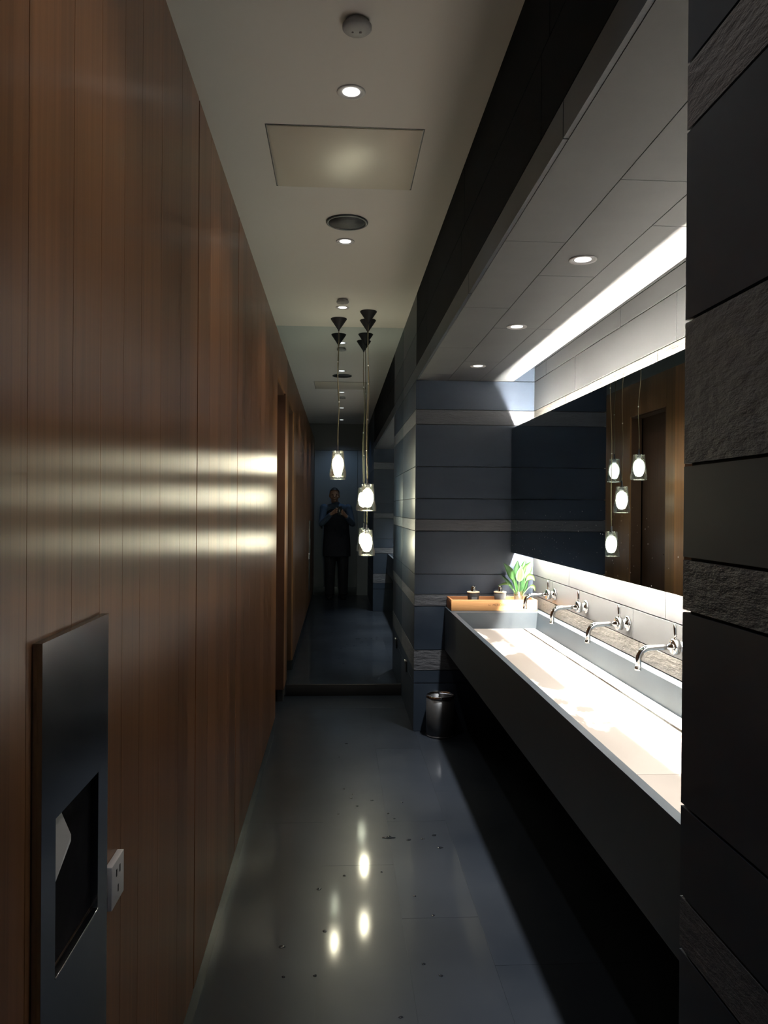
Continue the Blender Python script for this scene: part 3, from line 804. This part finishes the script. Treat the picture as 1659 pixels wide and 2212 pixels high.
arm(mb, M_SKIN, SHL, ELL, WRL, (.048, .038, .027)); arm(mb, M_SKIN, SHR, ELR, WRR, (.048, .038, .027))
for hp, kn, an in LEGS:
    mb.tube([hp, Vector(hp).lerp(Vector(kn), .5), kn, Vector(kn).lerp(Vector(an), .35), an], [.085, .07, .052, .050, .036], M_SKIN, 18)
    mb.tube([Vector(an)+Vector((0, -.03, -.035)), Vector(an)+Vector((0, .06, -.05)), Vector(an)+Vector((0, .15, -.062))], [.036, .032, .022], M_SKIN, 14)
# hands: palm + five fingers each closed round the phone
def hand(mb, m, wr, side):
    edge = Vector((PHX + side*.037, -.012, 0))
    wr = Vector(wr); palm = Vector((PHX + side*.052, -.040, PHZ + (.0 if side < 0 else -.03)))
    mb.tube([wr, wr.lerp(palm, .5), palm, palm+Vector((side*-.002, .010, .022))], [(.020, .026), (.018, .034), (.017, .040), (.013, .032)], m, 14)
    for i, (dz, ln) in enumerate(((.040, .9), (.018, 1.0), (-.004, .95), (-.026, .78))):
        b = palm + Vector((side*.004, .008, dz))
        p1 = Vector((PHX + side*.052, -.006-.001*i, b.z + .004)); p2 = Vector((PHX + side*(.052-.020*ln), .0025-.0105, b.z + .006)); 
        p1.y = -.016; p2.y = -.0175
        # fingers wrap the edge of the phone and lie on its back, below the lens
        mb.tube([b, p1 + Vector((side*.004, -.004, 0)), p1 + Vector((side*-.001, .006, .002)), Vector((PHX+side*(.040-.016*ln), -.0008-.0030, b.z+.004 - (.012 if i == 0 else 0)))], [.0085, .0082, .0075, .0062], m, 10)
    th = palm + Vector((side*.0, -.006, .010))
    mb.tube([th, Vector((PHX + side*.046, -.040, PHZ+.012)), Vector((PHX + side*.022, -.0300, PHZ+.028))], [.012, .010, .0078], m, 10)
hand(mb, M_SKIN, WRL, -1); hand(mb, M_SKIN, WRR, 1)
body = remesh(mb, 'body', .0055, None, M_SKIN, 2)
body.location = (0, 0, 0); body.name = 'person'
bpy.data.objects.remove(person); person = body; person.name = 'person'
tag(person, 'person in dark clothes and blue sleeves holding up a phone, seen reflected in the mirror', 'person')
# eyes
for s in (-1, 1):
    mb = MB(); mb.ball(hc + Vector((s*.030, .082, .006)), (.012, .009, .007), plain('eye', (.05, .04, .04), .1), 14, 8); mb.build('eye', person)
# hair cap
mb = MB(); t = bmesh.new(); bmesh.ops.create_uvsphere(t, u_segments=36, v_segments=24, radius=1)
for v in t.verts:
    x, y, z = v.co; lim = .42 + .25*max(0, y) if y > -.1 else -.25
    zz = max(z, lim) if z < lim else z
    s = 1.0 if z >= lim else .93
    v.co = Vector((hc.x + x*.080*s, hc.y - .006 + y*.099*s, hc.z + .003 + zz*.121))
mb.merge(t, M_HAIR, True); mb.build('hair', person)
# clothes
mb = MB()
arm(mb, M_SHIRT, SHL, ELL, Vector(ELL).lerp(Vector(WRL), .93), (.062, .048, .036)); arm(mb, M_SHIRT, SHR, ELR, Vector(ELR).lerp(Vector(WRR), .93), (.062, .048, .036))
mb.tube([(-.235, YP+.01, 1.39), (-.03, YP, 1.415), (.175, YP+.01, 1.39)], [.058, .078, .058], M_SHIRT, 18)
mb.ball(SHL, .066, M_SHIRT); mb.ball(SHR, .066, M_SHIRT)
mb.tube([(-.03, YP-.01, 1.49), (-.03, YP, 1.44), (-.03, YP, 1.36), (-.03, YP, 1.30)], [(.066, .064), (.075, .07), (.16, .105), (.17, .11)], M_SHIRT, 24)
remesh(mb, 'shirt', .008, person, M_SHIRT, 3)['label'] = 'blue long sleeved shirt'
mb = MB()
mb.tube([(-.015, YP+.005, .66), (-.015, YP+.005, .80), (-.015, YP, .95), (-.02, YP, 1.10), (-.025, YP, 1.25), (-.03, YP, 1.35), (-.03, YP, 1.39)],
        [(.215, .150), (.215, .155), (.205, .150), (.195, .14), (.195, .138), (.175, .124), (.12, .10)], M_COAT, 32)
remesh(mb, 'tunic', .008, person, M_COAT, 3)['label'] = 'long dark tunic'
mb = MB()
for hp, kn, an in LEGS:
    mb.tube([Vector(hp)+Vector((0, 0, .02)), Vector(hp).lerp(Vector(kn), .5), kn, Vector(kn).lerp(Vector(an), .5), Vector(an)+Vector((0, 0, .0)), Vector(an)+Vector((0, .005, -.03))], [.105, .098, .082, .075, .070, .068], M_TROU, 22)
mb.tube([(-.02, YP, .78), (-.02, YP, .95)], [(.17, .115), (.165, .11)], M_TROU, 24)
remesh(mb, 'trousers', .008, person, M_TROU, 2)
for hp, kn, an in LEGS:
    a = Vector(an); mb = MB(); mb.tube([a+Vector((0, -.065, -.055)), a+Vector((0, -.02, -.045)), a+Vector((0, .05, -.048)), a+Vector((0, .13, -.060)), a+Vector((0, .18, -.066))],
            [(.036, .033), (.044, .043), (.044, .040), (.044, .028), (.028, .018)], M_SHOE, 20)
    mb.box(a+Vector((-.040, -.075, -.0898)), a+Vector((.040, .17, -.078)), M_SHOE)
    remesh(mb, 'shoe', .005, person, M_SHOE, 2)
# phone
ph = empty('phone', (PHX, -.009, PHZ-.072))
mb = MB(); mb.bbox((-.0355, -.0085, 0), (.0355, -.001, .144), plain('phone_back', (.03, .035, .04), .12), .003, 3); mb.build('case', ph, loc=(0, 0, 0))
mb = MB(); mb.box((-.032, -.0090, .004), (.032, -.0086, .140), plain('phone_screen_dark', (.01, .01, .012), .05)); mb.build('screen', ph)
mb = MB(); mb.lathe([(0, 0), (.0058, 0), (.0058, -.0012), (0, -.0012)], (-.022, .0005, .120), M_CHROME, 20, 'Y', caps=False); mb.build('lens_ring', ph)
tag(ph, 'dark phone held upright in both hands by the person, seen in the mirror', 'phone')
